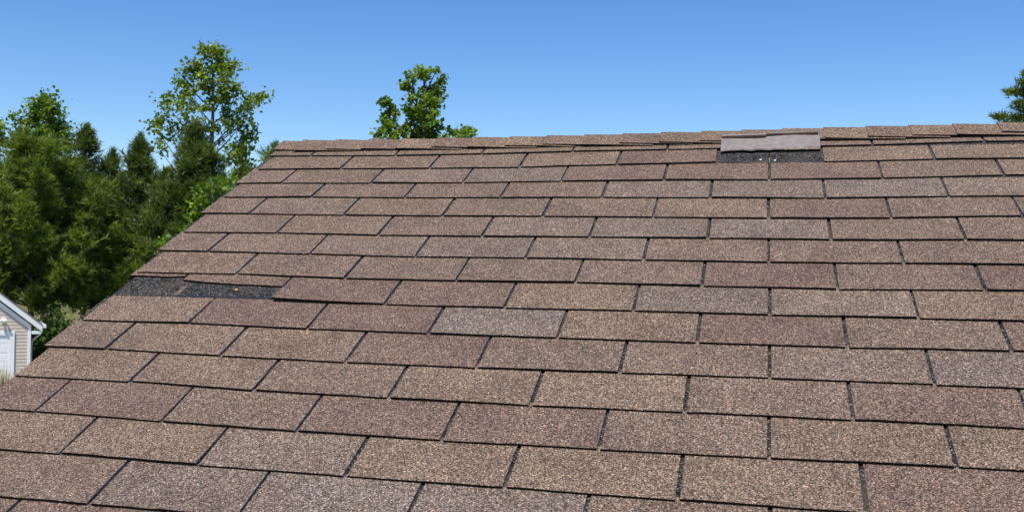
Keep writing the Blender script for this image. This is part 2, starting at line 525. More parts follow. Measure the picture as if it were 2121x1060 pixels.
def tab_mesh(k, ua, ub, lift=(0, 0), cut=None, seam=True, top_v=None, left_cut=False):
    """One shingle tab with its headlap: verts in coordinates relative to its butt centre.
    cut: keep only this much of the exposed part (torn tab), as a list of lengths across."""
    uc = 0.5 * (ua + ub); vc = k * EXPO
    NX = 8
    xs = np.linspace(ua, ub, NX + 1)
    ln = 0.275
    sl_w = 0.0042
    prof, rows = [], [0.0, 0.012, 0.06, EXPO + 0.010, EXPO + 0.016, 0.20, ln]
    seed = k * 13.7 + uc * 7.3
    V, top, bot = [], [], []
    for ri, r in enumerate(rows):
        tr, br = [], []
        for i, x in enumerate(xs):
            vb = vc + drift(k, x, 2) + 0.0016 * noise.noise((x * 30, seed, 1.3)) + 0.0022 * noise.noise((x * 4.5, seed, 4.3))     # butt line
            if cut is not None:
                vb -= np.interp(x, np.linspace(ua, ub, len(cut)), cut) + 0.004 * noise.noise((x * 55, seed, 7.7))
            vt = vc - ln
            if top_v is not None: vt = max(vt, top_v)
            v = vb + (vt - vb) * (r / ln) if ri else vb
            xx = x
            if i == 0 and not left_cut: xx = x - 0.0034 * (1 if r > EXPO + 0.012 else 0)
            if i == NX: xx = x + 0.0034 * (1 if r > EXPO + 0.012 else 0)
            y = vc - v
            n = 0.0078 - SL * (y)
            fr = (x - ua) / max(ub - ua, 1e-6)
            lf = (lift[0] * (1 - fr) + lift[1] * fr) * max(0, 1 - r / 0.11) ** 1.5
            n += lf + 0.0006 * noise.noise((x * 6, v * 9, seed)) * max(0, 1 - r / 0.12)
            th = THK * (0.97 + 0.08 * noise.noise((x * 40, v * 40, 2.2)))
            V.append((xx - uc, y, n)); tr.append(len(V) - 1)
            V.append((xx - uc, y, n - th)); br.append(len(V) - 1)
        top.append(tr); bot.append(br)
    F, MI = [], []
    nr = len(rows)
    for r in range(nr - 1):
        for i in range(NX):
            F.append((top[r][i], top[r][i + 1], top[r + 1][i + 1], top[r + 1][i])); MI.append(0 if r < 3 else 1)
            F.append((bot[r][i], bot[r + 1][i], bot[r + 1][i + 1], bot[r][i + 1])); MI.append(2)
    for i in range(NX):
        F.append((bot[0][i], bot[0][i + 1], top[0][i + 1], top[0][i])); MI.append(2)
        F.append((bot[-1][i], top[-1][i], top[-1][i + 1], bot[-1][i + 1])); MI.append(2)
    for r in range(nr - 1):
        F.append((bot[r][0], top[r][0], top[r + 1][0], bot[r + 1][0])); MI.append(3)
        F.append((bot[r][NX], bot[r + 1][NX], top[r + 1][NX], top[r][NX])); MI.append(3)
    return V, F, MI, uc, vc


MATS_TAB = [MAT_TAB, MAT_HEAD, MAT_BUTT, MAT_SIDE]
# tabs that are built one by one: all that show, and a margin around
KMAX, UMAX = 19, 4.5
count = 0
for k in range(-1, KMAX + 1):
    base = 0.0 if k % 2 else 0.5
    u0 = math.floor(RAKE_U / TAB - base) + base
    i = 0
    uu = u0
    while uu * TAB < (UMAX - 0.01) * TAB:
        gl = random.choice((0.0044, 0.0048, 0.0040, 0.0032, 0.0024)); gr = random.uniform(0.0036, 0.0046)
        ua = uu * TAB + drift(k, uu * TAB, 1) + gl
        ub = (uu + 1) * TAB + drift(k, (uu + 1) * TAB, 1) - gr
        lc = False
        if ua < RAKE_U:
            ua = RAKE_U + random.uniform(-0.006, 0.006); lc = True
        if ub - ua < 0.02:
            uu += 1; continue
        lift, cut = (0.0030 * random.random() ** 3, 0.0030 * random.random() ** 3), None
        lab = None
        if k == 0 and abs(uu + 0.5) < 0.01:
            uu += 1; i += 1; continue                       # this tab is folded back over the ridge (built below)
        if k == 7 and uu < -4.4:
            if uu < -5.1: cut = [0.113, 0.115, 0.112, 0.116]; lab = "stub of a torn off shingle at the verge"
            else: cut = [0.094, 0.086, 0.084, 0.079, 0.080, 0.079]; lab = "remaining strip of a torn red brown shingle"
        if k == 7 and abs(uu + 4) < 0.01: lift = (0.0075, 0.001)
        if k == 2 and abs(uu - 0.5) < 0.01: lift = (0.002, 0.0)
        if k <= 0: lift = (random.uniform(0, 0.002), random.uniform(0, 0.002))
        V, F, MI, uc, vc = tab_mesh(k, ua, ub, lift, cut, top_v=RIDGE_V + 0.004, left_cut=lc)
        o = mesh_obj("shingle", V, F, MATS_TAB, roof, (uc, -vc, 0), midx=MI)
        o.color = shade_of(k, i)
        if lab: o["label"] = lab
        count += 1
        uu += 1; i += 1
# the rest of this slope, out of the picture: same tabs joined
fb_v, fb_f, fb_m = [], [], []
k = -1
while k * EXPO < EAVE_V - 0.01:
    base = 0.0 if k % 2 else 0.5
    uu = math.floor(RAKE_U / TAB - base) + base
    if k <= KMAX:
        uu = UMAX if (UMAX - base) % 1 == 0 else UMAX + 0.5
        ustart = None
    while uu * TAB < RIGHT_U - 0.02:
        ua, ub = uu * TAB + 0.004, min((uu + 1) * TAB - 0.004, RIGHT_U)
        ua = max(ua, RAKE_U)
        if ub - ua > 0.02:
            y1 = min(0.275, k * EXPO - RIDGE_V - 0.004)
            v = k * EXPO; b = len(fb_v); t0 = 0.007
            fb_v += [(ua, -v, t0), (ub, -v, t0), (ub, -v + y1, t0 - SL * y1), (ua, -v + y1, t0 - SL * y1),
                     (ua, -v, t0 - THK), (ub, -v, t0 - THK), (ub, -v + y1, t0 - THK - SL * y1), (ua, -v + y1, t0 - THK - SL * y1)]
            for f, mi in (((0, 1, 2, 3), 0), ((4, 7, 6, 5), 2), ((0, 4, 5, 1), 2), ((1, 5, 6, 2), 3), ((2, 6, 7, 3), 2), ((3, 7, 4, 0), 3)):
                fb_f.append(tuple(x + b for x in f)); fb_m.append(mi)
        uu += 1
    k += 1
o = tag(mesh_obj("shingle_field", fb_v, fb_f, MATS_TAB, roof, midx=fb_m), kind="stuff")
o.color = (0.143, 0.101, 0.075, 1)


# ridge caps, each bent over the ridge, butt end to the left
def ridge_line(u):
    return float(np.interp(u, [-1.75, -1.3, -0.95, -0.6, -0.3, 0.16, 0.45, 0.73, 1.5], [-.252, -.242, -.244, -.250, -.262, -.280, -.287, -.291, -.294]))


def skirt(u):
    return float(np.interp(u, [-1.75, -1.555, -1.27, -0.93, -0.6, -0.29, 0.18, 0.44, 0.71, 1.5], [-.158, -.138, -.146, -.152, -.157, -.164, -.178, -.192, -.202, -.208]))


CAP_T = 0.0042


def cap_mesh(u0, ln, jit, seed, first=False):
    """profile: front skirt - crest - back skirt; u from the exposed butt (0) to the hidden end"""
    cols = [0, 0.03, EXPO, ln]
    V, F, MI = [], [], []
    rings_t, rings_b = [], []
    for x in cols:
        u = u0 + x
        rv = ridge_line(u); sv = skirt(u0) + jit
        n = 0.0185 - 0.0350 * x + (0.0 if not first else -0.004) + 0.0012 * noise.noise((u * 8, seed, 3.1))
        pr = []
        steps = 6
        fl = (sv - rv)
        for s_ in range(steps):                                  # front: from skirt edge up to near the crest
            a = s_ / (steps - 1)
            v = sv - fl * 0.86 * a
            pr.append((v, n + (0.0012 * (1 - a)) * noise.noise((u * 9, a * 4, seed)), 0))
        rt, rb = [], []
        def emit(y, z):
            return (x, y, z)
        # crest in the roof frame: the back slope continues at -2*PITCH
        cy, cz = -rv, 0.0
        for v, nn, _ in pr:
            V.append(emit(-v, nn)); rt.append(len(V) - 1)
            V.append(emit(-v, nn - CAP_T)); rb.append(len(V) - 1)
        rr = fl * 0.14
        for a in (0.25, 0.5, 0.75, 1.0):                          # rounded crest
            th = a * 2 * PITCH
            rad = rr / math.tan(PITCH)
            oy, oz = cy - rr, n - rad
            for q in (0, CAP_T):
                y = oy + (rad - q) * math.sin(th); z = oz + (rad - q) * math.cos(th)
                V.append(emit(y, z)); (rt if q == 0 else rb).append(len(V) - 1)
        ly, lz = V[rt[-1]][1], V[rt[-1]][2]
        by, bz = V[rb[-1]][1], V[rb[-1]][2]
        for s_ in (0.5, 1.0):
            dy, dz = math.cos(2 * PITCH) * 0.12 * s_, -math.sin(2 * PITCH) * 0.12 * s_
            V.append(emit(ly + dy, lz + dz)); rt.append(len(V) - 1)
            V.append(emit(by + dy, bz + dz)); rb.append(len(V) - 1)
        rings_t.append(rt); rings_b.append(rb)
    m_ = len(rings_t[0])
    for c in range(len(cols) - 1):
        for j in range(m_ - 1):
            F.append((rings_t[c][j], rings_t[c + 1][j], rings_t[c + 1][j + 1], rings_t[c][j + 1])); MI.append(0)
            F.append((rings_b[c][j], rings_b[c][j + 1], rings_b[c + 1][j + 1], rings_b[c + 1][j])); MI.append(1)
        F.append((rings_b[c][0], rings_b[c + 1][0], rings_t[c + 1][0], rings_t[c][0])); MI.append(1)
        F.append((rings_b[c][-1], rings_t[c][-1], rings_t[c + 1][-1], rings_b[c + 1][-1])); MI.append(1)
    for j in range(m_ - 1):
        F.append((rings_b[0][j], rings_t[0][j], rings_t[0][j + 1], rings_b[0][j + 1])); MI.append(2)
        F.append((rings_b[-1][j], rings_b[-1][j + 1], rings_t[-1][j + 1], rings_t[-1][j])); MI.append(1)
    return V, F, MI


cap_shades = "tbtrlrtttbrtttltrtttrttrgrttttbttrt"
cap_us = [RAKE_U - 0.004] + [0.293 + 0.127 * j for j in range(-15, 9)]
for i, u0 in enumerate(cap_us):
    V, F, MI = cap_mesh(u0 + random.uniform(-0.005, 0.005), 0.235 if i else 0.215, random.uniform(-0.005, 0.005), i * 3.3, first=(i == 0))
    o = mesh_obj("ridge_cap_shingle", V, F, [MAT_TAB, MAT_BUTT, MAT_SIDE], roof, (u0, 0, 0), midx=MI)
    c = SHADE_RGB[cap_shades[i % len(cap_shades)]]
    o.color = (c[0] * 1.04, c[1] * 1.02, c[2] * 0.98, 1)
cv, cf, cm = [], [], []
u0 = cap_us[-1] + 0.127
while u0 < RIGHT_U - 0.2:
    V, F, MI = cap_mesh(u0, 0.235, 0, u0)
    b = len(cv)
    cv += [(p[0] + u0, p[1], p[2]) for p in V]; cf += [tuple(x + b for x in f) for f in F]; cm += MI
    u0 += 0.127
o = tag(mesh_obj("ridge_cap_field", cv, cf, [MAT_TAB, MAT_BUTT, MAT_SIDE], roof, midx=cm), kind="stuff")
o.color = (0.15, 0.106, 0.078, 1)

# the tab folded back over the ridge caps, grey underside up
mu = Mat("shingle_underside", 0.9, 0.2)
nu = mu.noise(60, mu.objc(), 5, 0.7); nu2 = mu.noise(9, mu.objc(), 3, 0.6)
cu = mu.ramp(nu.outputs["Fac"], [(0.3, (0.165, 0.138, 0.127)), (0.5, (0.215, 0.184, 0.171)), (0.72, (0.265, 0.230, 0.215))])
cu = mu.mix(cu, mu.ramp(nu2.outputs["Fac"], [(0.3, (0.88, 0.86, 0.85)), (0.7, (1.05, 1.05, 1.05))]), 1.0, 'MULTIPLY')
mu.bump(nu.outputs["Fac"], 0.3, 0.002)
MAT_UNDER = mu.color(cu)
MAT_TAR = plain("old_sealant", (0.035, 0.020, 0.013), 0.8, 0.2, 0.4, 60)
MAT_TAR_BLACK = plain("black_sealant", (0.012, 0.012, 0.016), 0.55, 0.4, 0.5, 120)
fu0, fu1 = -0.5 * TAB + 0.006, 0.5 * TAB - 0.002
NX = 22
# cross-section: (distance up slope from course-0 butt, height)
sec = [(0.118, 0.0030), (0.108, 0.0042), (0.1015, 0.0055), (0.0990, 0.0078), (0.1010, 0.0102), (0.1080, 0.0126), (0.125, 0.0150), (0.155, 0.0178), (0.185, 0.0200), (0.214, 0.0200)]
V, F, MI = [], [], []
tt, bb = [], []
for j, (y, n) in enumerate(sec):
    rt, rb = [], []
    for i in range(NX + 1):
        x = fu0 + (fu1 - fu0) * i / NX
        rag = 0.0120 * noise.noise((x * 45, 3.3, 1)) + 0.002 * noise.noise((x * 130, 5.5, 1)) if 2 <= j <= 4 else 0
        tilt = (x - fu0) / (fu1 - fu0) * 0.014
        warp = 0.0030 * noise.noise((x * 9, j * 0.35, 9)) * (j > 3)
        a = sec[max(j - 1, 0)]; b_ = sec[min(j + 1, len(sec) - 1)]
        ty, tn = b_[0] - a[0], b_[1] - a[1]
        l_ = math.hypot(ty, tn); ny, nn = -tn / l_, ty / l_
        yy = y + rag + (tilt if j >= 2 else tilt * 0.5)
        if j < 2: yy = y
        V.append((x, yy, n + warp)); rt.append(len(V) - 1)
        V.append((x, yy - ny * THK * 0.55, n + warp - nn * THK * 0.55)); rb.append(len(V) - 1)
    tt.append(rt); bb.append(rb)
for j in range(len(sec) - 1):
    for i in range(NX):
        F.append((tt[j][i], tt[j][i + 1], tt[j + 1][i + 1], tt[j + 1][i])); MI.append(2 if j < 3 else 1)
        F.append((bb[j][i], bb[j + 1][i], bb[j + 1][i + 1], bb[j][i + 1])); MI.append(0)
    F.append((bb[j][0], tt[j][0], tt[j + 1][0], bb[j + 1][0])); MI.append(2)
    F.append((bb[j][NX], bb[j + 1][NX], tt[j + 1][NX], tt[j][NX])); MI.append(2)
for i in range(NX):
    F.append((bb[-1][i], tt[-1][i], tt[-1][i + 1], bb[-1][i + 1])); MI.append(2)
    F.append((bb[0][i], bb[0][i + 1], tt[0][i + 1], tt[0][i])); MI.append(2)
o = mesh_obj("folded_shingle", V, F, [MAT_TAB, MAT_UNDER, MAT_BUTT], roof, midx=MI)
o.color = (0.25, 0.18, 0.13, 1)
o["label"] = "shingle folded back over the ridge with grey underside showing"


def surf_strip(name, us, v_lo, v_hi, n_fn, mat, parent, thick=0.0012):
    """thin raised ragged strip lying on the roof"""
    V, F = [], []
    for i, u in enumerate(us):
        a = v_lo(u); b = v_hi(u)
        V += [(u, -a, n_fn(u, a)), (u, -b, n_fn(u, b)), (u, -b, n_fn(u, b) + thick), (u, -a, n_fn(u, a) + thick)]
    for i in range(len(us) - 1):
        a, b = i * 4, i * 4 + 4
        F += [(a + 3, b + 3, b + 2, a + 2), (a, a + 1, b + 1, b), (a, b, b + 3, a + 3), (a + 1, a + 2, b + 2, b + 1)]
    F += [(0, 3, 2, 1), (len(V) - 4, len(V) - 3, len(V) - 2, len(V) - 1)]
    return mesh_obj(name, V, F, mat, parent)


def flap_n(u, v):
    y = -v - (u - fu0) / (fu1 - fu0) * 0.014
    return float(np.interp(y, [s[0] for s in sec[4:]], [s[1] for s in sec[4:]])) - 0.0004


for (ua, ub, y0) in ((fu0 + 0.001, -0.010, 0.182), (-0.010, fu1 - 0.003, 0.192)):
    us = np.linspace(ua, ub, 16)
    til = lambda u: (u - fu0) / (fu1 - fu0) * 0.014
    surf_strip("sealant_strip", us,
               lambda u, y0=y0: -(y0 + til(u) - 0.0075 + 0.0014 * noise.noise((u * 60, 1, 2))),
               lambda u, y0=y0: -(y0 + til(u) + 0.0075 + 0.0014 * noise.noise((u * 60, 8, 2))),
               flap_n, MAT_TAR, o, 0.0042)


# nails left standing where tabs are gone
def nail(u, v, n, mat, r=0.0038):
    b = MB()
    k_ = 10
    ring = lambda rr, z: [(rr * math.cos(2 * math.pi * i / k_), rr * math.sin(2 * math.pi * i / k_), z) for i in range(k_)]
    pts = ring(r * 0.28, -0.006) + ring(r * 0.28, 0.0005) + ring(r * 0.95, 0.0006) + ring(r, 0.0013) + ring(r * 0.7, 0.0020)
    fc = []
    for q in range(4):
        for i in range(k_):
            j = (i + 1) % k_
            fc.append((q * k_ + i, q * k_ + j, q * k_ + k_ + j, q * k_ + k_ + i))
    fc += [tuple(range(k_ - 1, -1, -1)), tuple(range(4 * k_, 5 * k_))]
    b.poly(pts, fc)
    return b.build("nail", mat, roof, (u, -v, n))


MAT_NAIL = plain("galvanised_nail", (0.62, 0.63, 0.64), 0.5, 0.5, 0.05, 200)
MAT_RUST = plain("rusty_nail", (0.75, 0.36, 0.12), 0.6, 0.3, 0.3, 200)
nail(-0.026, -0.030, 0.0044, MAT_NAIL)["label"] = "bright nail head left of the seam"
nail(0.016, -0.024, 0.0044, MAT_NAIL)["label"] = "bright nail head right of the seam"
nail(-1.335, 0.833, 0.0040, MAT_RUST)["label"] = "rusty nail head on the torn spot"

# sealant smear and dust where the verge tabs are gone
us = np.linspace(-1.50, -1.205, 26)
hl_n = lambda u, v: 0.0068 - SL * (8 * EXPO + drift(8, u, 2) - v) + 0.0001
surf_strip("sealant_strip", us, lambda u: 0.872 + 0.005 * noise.noise((u * 60, 2, 2)), lambda u: 0.863 + 0.007 * noise.noise((u * 50, 9, 2)), hl_n, MAT_TAR_BLACK, roof, 0.0010)
MAT_DUST = plain("tan_dust", (0.12, 0.088, 0.060), 0.95, 0.1, 0.4, 90)
us = np.linspace(-1.50, -1.20, 30)
surf_strip("dust_line", us, lambda u: 0.892 + 0.002 * noise.noise((u * 30, 7, 2)), lambda u: 0.878 + 0.005 * noise.noise((u * 50, 17, 2)), hl_n, MAT_DUST, roof, 0.0006)
us = np.linspace(-1.503, -1.489, 5)
surf_strip("dust_line", us, lambda u: 0.875 + 0.004 * noise.noise((u * 90, 7, 2)), lambda u: 0.812 + 0.010 * noise.noise((u * 90, 17, 2)), hl_n, MAT_DUST, roof, 0.0006)

# ------------------------------------------------------------------ neighbour's garage
GD = 30.0
corner = at(63, 720, GD); corner[2] = 0
view = corner - CAM
gyaw = math.atan2(view[1], view[0]) - math.pi / 2 + math.radians(5.5)
garage = empty("garage", tuple(corner), (0, 0, gyaw))
tag(garage, "beige sided garage with white trim and white door beside the pines", "garage")
ppm = 2068.14 / GD
GW, GDEP = 6.6, 7.0
horizon_y = 538


def hz(py):
    """height on the garage front of a picture row"""
    return at(60, py, GD)[2]


SLOPE = 0.83
z_corner = hz(672)                # underside of the rafters at the corner
pk = -GW / 2
z_peak = z_corner + SLOPE * GW / 2
core = MB()
core.prism([(-GW + 0.02, 0), (0.03, 0), (0.03, z_corner - 0.06), (pk, z_peak - 0.03), (-GW + 0.02, z_corner)], 0.03, GDEP)
core.build("wall", plain("red_brick", (0.30, 0.13, 0.09), 0.9, 0.1, 0.25, 6), garage)
dx1, dx0 = -(63 - 24) / ppm, -(63 - 24) / ppm - 4.88
door_top = hz(693)
sid = MB()
lap = 0.1016
z = 0.0
while z < z_peak - 0.05:
    z1 = z + lap
    def ext_(zz):
        if zz <= z_corner: return (-GW, 0.0)
        a = (zz - z_corner) / SLOPE
        return (-GW + a, -a)
    (a0, b0), (a1, b1) = ext_(z), ext_(z1)
    segs = [(a0, b0, a1, b1)]
    if z < door_top + 0.02:
        segs = [(a0, dx0 - 0.1, a1, dx0 - 0.1), (dx1 + 0.1, b0, dx1 + 0.1, b1)]
    for (p0, q0, p1, q1) in segs:
        if q1 - p1 < 0.02: q1 = p1 + 0.02
        pts = [(p0, -0.006, z), (q0, -0.006, z), (q1, 0.004, z1), (p1, 0.004, z1), (p0, 0.03, z), (q0, 0.03, z), (q1, 0.03, z1), (p1, 0.03, z1)]
        sid.poly(pts, [(0, 1, 2, 3), (4, 7, 6, 5), (0, 4, 5, 1), (1, 5, 6, 2), (2, 6, 7, 3), (3, 7, 4, 0)])
    z = z1
tag(sid.build("siding", MAT_SIDING, garage), kind="stuff")
for xx in (-0.075, -GW - 0.005):
    MB().box(xx, xx + 0.08, -0.03, 0.05, 0, z_corner, bev=0.004).build("corner_trim", MAT_WHITE, garage)
# door frame, door sections and raised panels
tw = 9.2 / ppm
MB().box(dx1, dx1 + tw, -0.045, 0.028, 0, door_top, bev=0.004).build("door_trim", MAT_WHITE, garage)
MB().box(dx0 - tw, dx0, -0.045, 0.028, 0, door_top, bev=0.004).build("door_trim", MAT_WHITE, garage)
MB().box(dx0 - tw, dx1 + tw, -0.045, 0.028, door_top + 0.001, door_top + 0.11, bev=0.004).build("door_trim", MAT_WHITE, garage)
door = MB().box(dx0, dx1, 0.006, 0.026, 0.0, door_top).build("garage_door", MAT_WHITE, garage)
ns = 4
sh = (door_top - 0.004) / ns
for s_ in range(ns):
    sec_o = MB().box(dx0 + 0.005, dx1 - 0.005, -0.008, 0.005, s_ * sh + 0.006, (s_ + 1) * sh - 0.004, bev=0.004).build("section", MAT_WHITE, door)
pm = None
for s_ in range(ns):
    for c in range(8):
        pw = (dx1 - dx0) / 8
        for h_ in range(2):
            if pm is None:
                q = MB().box(-pw / 2 + 0.06, pw / 2 - 0.06, -0.004, -0.0005, 0.035, sh / 2 - 0.025, bev=0.0015)
                pm = q.build("panel", MAT_WHITE, door, (dx0 + pw * (c + 0.5), -0.008, s_ * sh + h_ * sh / 2))
            else:
                o = pm.copy(); COL.objects.link(o); o.parent = door
                o.location = (dx0 + pw * (c + 0.5), -0.008, s_ * sh + h_ * sh / 2)
# roof: two slabs with white edge boards, frieze, soffit, gutter, downspout
OV_S, OV_F, RT = 0.30, 0.13, 0.04
ang = math.atan(SLOPE)
MAT_GROOF = plain("grey_roof_shingles", (0.12, 0.11, 0.10), 0.9, 0.1, 0.3, 20)
for s in (1, -1):
    def X(x): return pk + s * (x - pk)
    ze = z_corner - OV_S * SLOPE
    za, zb = z_peak + 0.24, ze + 0.24
    ol = [(pk, za), (X(OV_S), zb), (X(OV_S), zb + RT), (pk, za + RT)]
    if s < 0: ol = ol[::-1]
    MB().prism(ol, -OV_F - 0.03, GDEP + 0.3).build("roof", MAT_GROOF, garage)
    ol = [(pk, za - 0.20), (X(OV_S), zb - 0.20), (X(OV_S), zb - 0.001), (pk, za - 0.001)]
    if s < 0: ol = ol[::-1]
    MB().prism(ol, -OV_F - 0.012, -OV_F + 0.012).build("fascia_board", MAT_WHITE, garage)
    ol = [(pk, za - 0.13), (X(OV_S), zb - 0.13), (X(OV_S), zb - 0.11), (pk, za - 0.11)]
    if s < 0: ol = ol[::-1]
    MB().prism(ol, -OV_F + 0.013, GDEP).build("soffit", MAT_WHITE, garage)
    ol = [(pk, z_peak - 0.16), (X(-0.01), z_corner - 0.15), (X(-0.01), z_corner - 0.01), (pk, z_peak - 0.02)]
    if s < 0: ol = ol[::-1]
    MB().prism(ol, -0.034, -0.016).build("frieze_board", MAT_WHITE, garage)
    b = MB()
    xa, xb = sorted((X(0.02), X(OV_S - 0.02)))
    b.box(xa, xb, -OV_F + 0.02, 0.05, ze - 0.03, ze + 0.06, bev=0.005)
    b.build("eave_return", MAT_WHITE, garage)
    g = MB()
    xa, xb = sorted((X(OV_S + 0.002), X(OV_S + 0.11)))
    yy0, yy1 = -OV_F, GDEP
    g.box(xa, xb, yy0, yy1, zb - 0.09, zb - 0.08)
    g.box(xa, xa + 0.008, yy0, yy1, zb - 0.08, zb + 0.01).box(xb - 0.008, xb, yy0, yy1, zb - 0.08, zb + 0.01)
    g.box(xa + 0.008, xb - 0.008, yy0, yy0 + 0.008, zb - 0.08, zb + 0.01)
    g.build("gutter", MAT_WHITE, garage)
ds = MB()
ds.tube([(0.36, 0.5, ze + 0.02), (0.30, 0.5, ze - 0.08), (0.10, 0.5, ze - 0.25), (0.065, 0.5, ze - 0.36), (0.065, 0.5, 0.15), (0.16, 0.5, 0.05)], [0.032] * 6, 8)
ds.build("downspout", MAT_WHITE, garage)
# flood light over the door
lz = hz(661); lx = -(63 - 12) / ppm
fl = MB().box(lx - 0.06, lx + 0.06, -0.045, -0.016, lz - 0.07, lz + 0.07, bev=0.01).build("flood_light", MAT_WHITE, garage)
for dx in (-0.07, 0.07):
    hd = MB()
    hd.tube([(lx + dx * 0.4, -0.045, lz), (lx + dx * 0.6, -0.08, lz + 0.01), (lx + dx * 0.7, -0.10, lz - 0.0), (lx + dx * 0.8, -0.17, lz - 0.05)], [0.014, 0.02, 0.04, 0.05], 10)
    hd.build("lamp_head", MAT_WHITE, fl)

# driveway in front of the garage
dv = MB()
dv.box(dx0 - 0.3, dx1 + 0.3, -9.0, -0.06, 0.004, 0.045)
drive = dv.build("driveway", plain("concrete", (0.42, 0.40, 0.37), 0.9, 0.15, 0.12, 1.5, 0.2), None, tuple(corner), (0, 0, gyaw))
tag(drive, kind="structure")


# ------------------------------------------------------------------ vegetation
def fast_mesh(name, verts, per, mat, parent=None, loc=(0, 0, 0)):
    """verts (N*per, 3): N separate polygons of `per` corners"""
    n = len(verts) // per
    me = bpy.data.meshes.new(name)
    me.vertices.add(len(verts)); me.vertices.foreach_set("co", verts.astype(np.float32).ravel())
    me.loops.add(n * per); me.loops.foreach_set("vertex_index", np.arange(n * per, dtype=np.int32))
    me.polygons.add(n)
    me.polygons.foreach_set("loop_start", np.arange(0, n * per, per, dtype=np.int32))
    me.materials.append(mat)
    me.update(calc_edges=True); me.validate()
    o = bpy.data.objects.new(name, me)
    o.location = loc
    return link(o, parent)


def unit(a):
    return a / (np.linalg.norm(a, axis=-1, keepdims=True) + 1e-9)


def leaves(centres, size, up=0.6, fold=0.25):
    """rhombic leaves, four corners each, facing mostly upward"""
    n = len(centres)
    nrm = unit(rng.normal(size=(n, 3)) + np.array([0, 0, up * 1.6]))
    ax = unit(np.cross(nrm, rng.normal(size=(n, 3))))
    bx = np.cross(nrm, ax)
    s = size * rng.uniform(0.45, 1.35, size=(n, 1))
    p0 = centres - ax * s * 0.55
    p2 = centres + ax * s * 0.55 - nrm * s * 0.12
    p1 = centres + bx * s * 0.42 + nrm * s * fold * 0.4 - ax * s * 0.05
    p3 = centres - bx * s * 0.42 + nrm * s * fold * 0.4 - ax * s * 0.05
    return np.stack([p0, p1, p2, p3], 1).reshape(-1, 3)


def needle_tufts(tips, axes, length, blades=13, width=0.022, spread=0.75):
    n = len(tips)
    ax = unit(np.asarray(axes))
    r = unit(rng.normal(size=(n, blades, 3)))
    d = unit(ax[:, None, :] * 1.0 + r * spread)
    side = unit(np.cross(d, rng.normal(size=(n, blades, 3))))
    L = length * rng.uniform(0.6, 1.15, size=(n, blades, 1))
    base = np.asarray(tips)[:, None, :] + ax[:, None, :] * (rng.uniform(-0.14, 0.10, size=(n, blades, 1)))
    a = base - side * width * 0.5
    b = base + side * width * 0.5
    c = base + d * L
    return np.stack([a, b, c], 2).reshape(-1, 3)


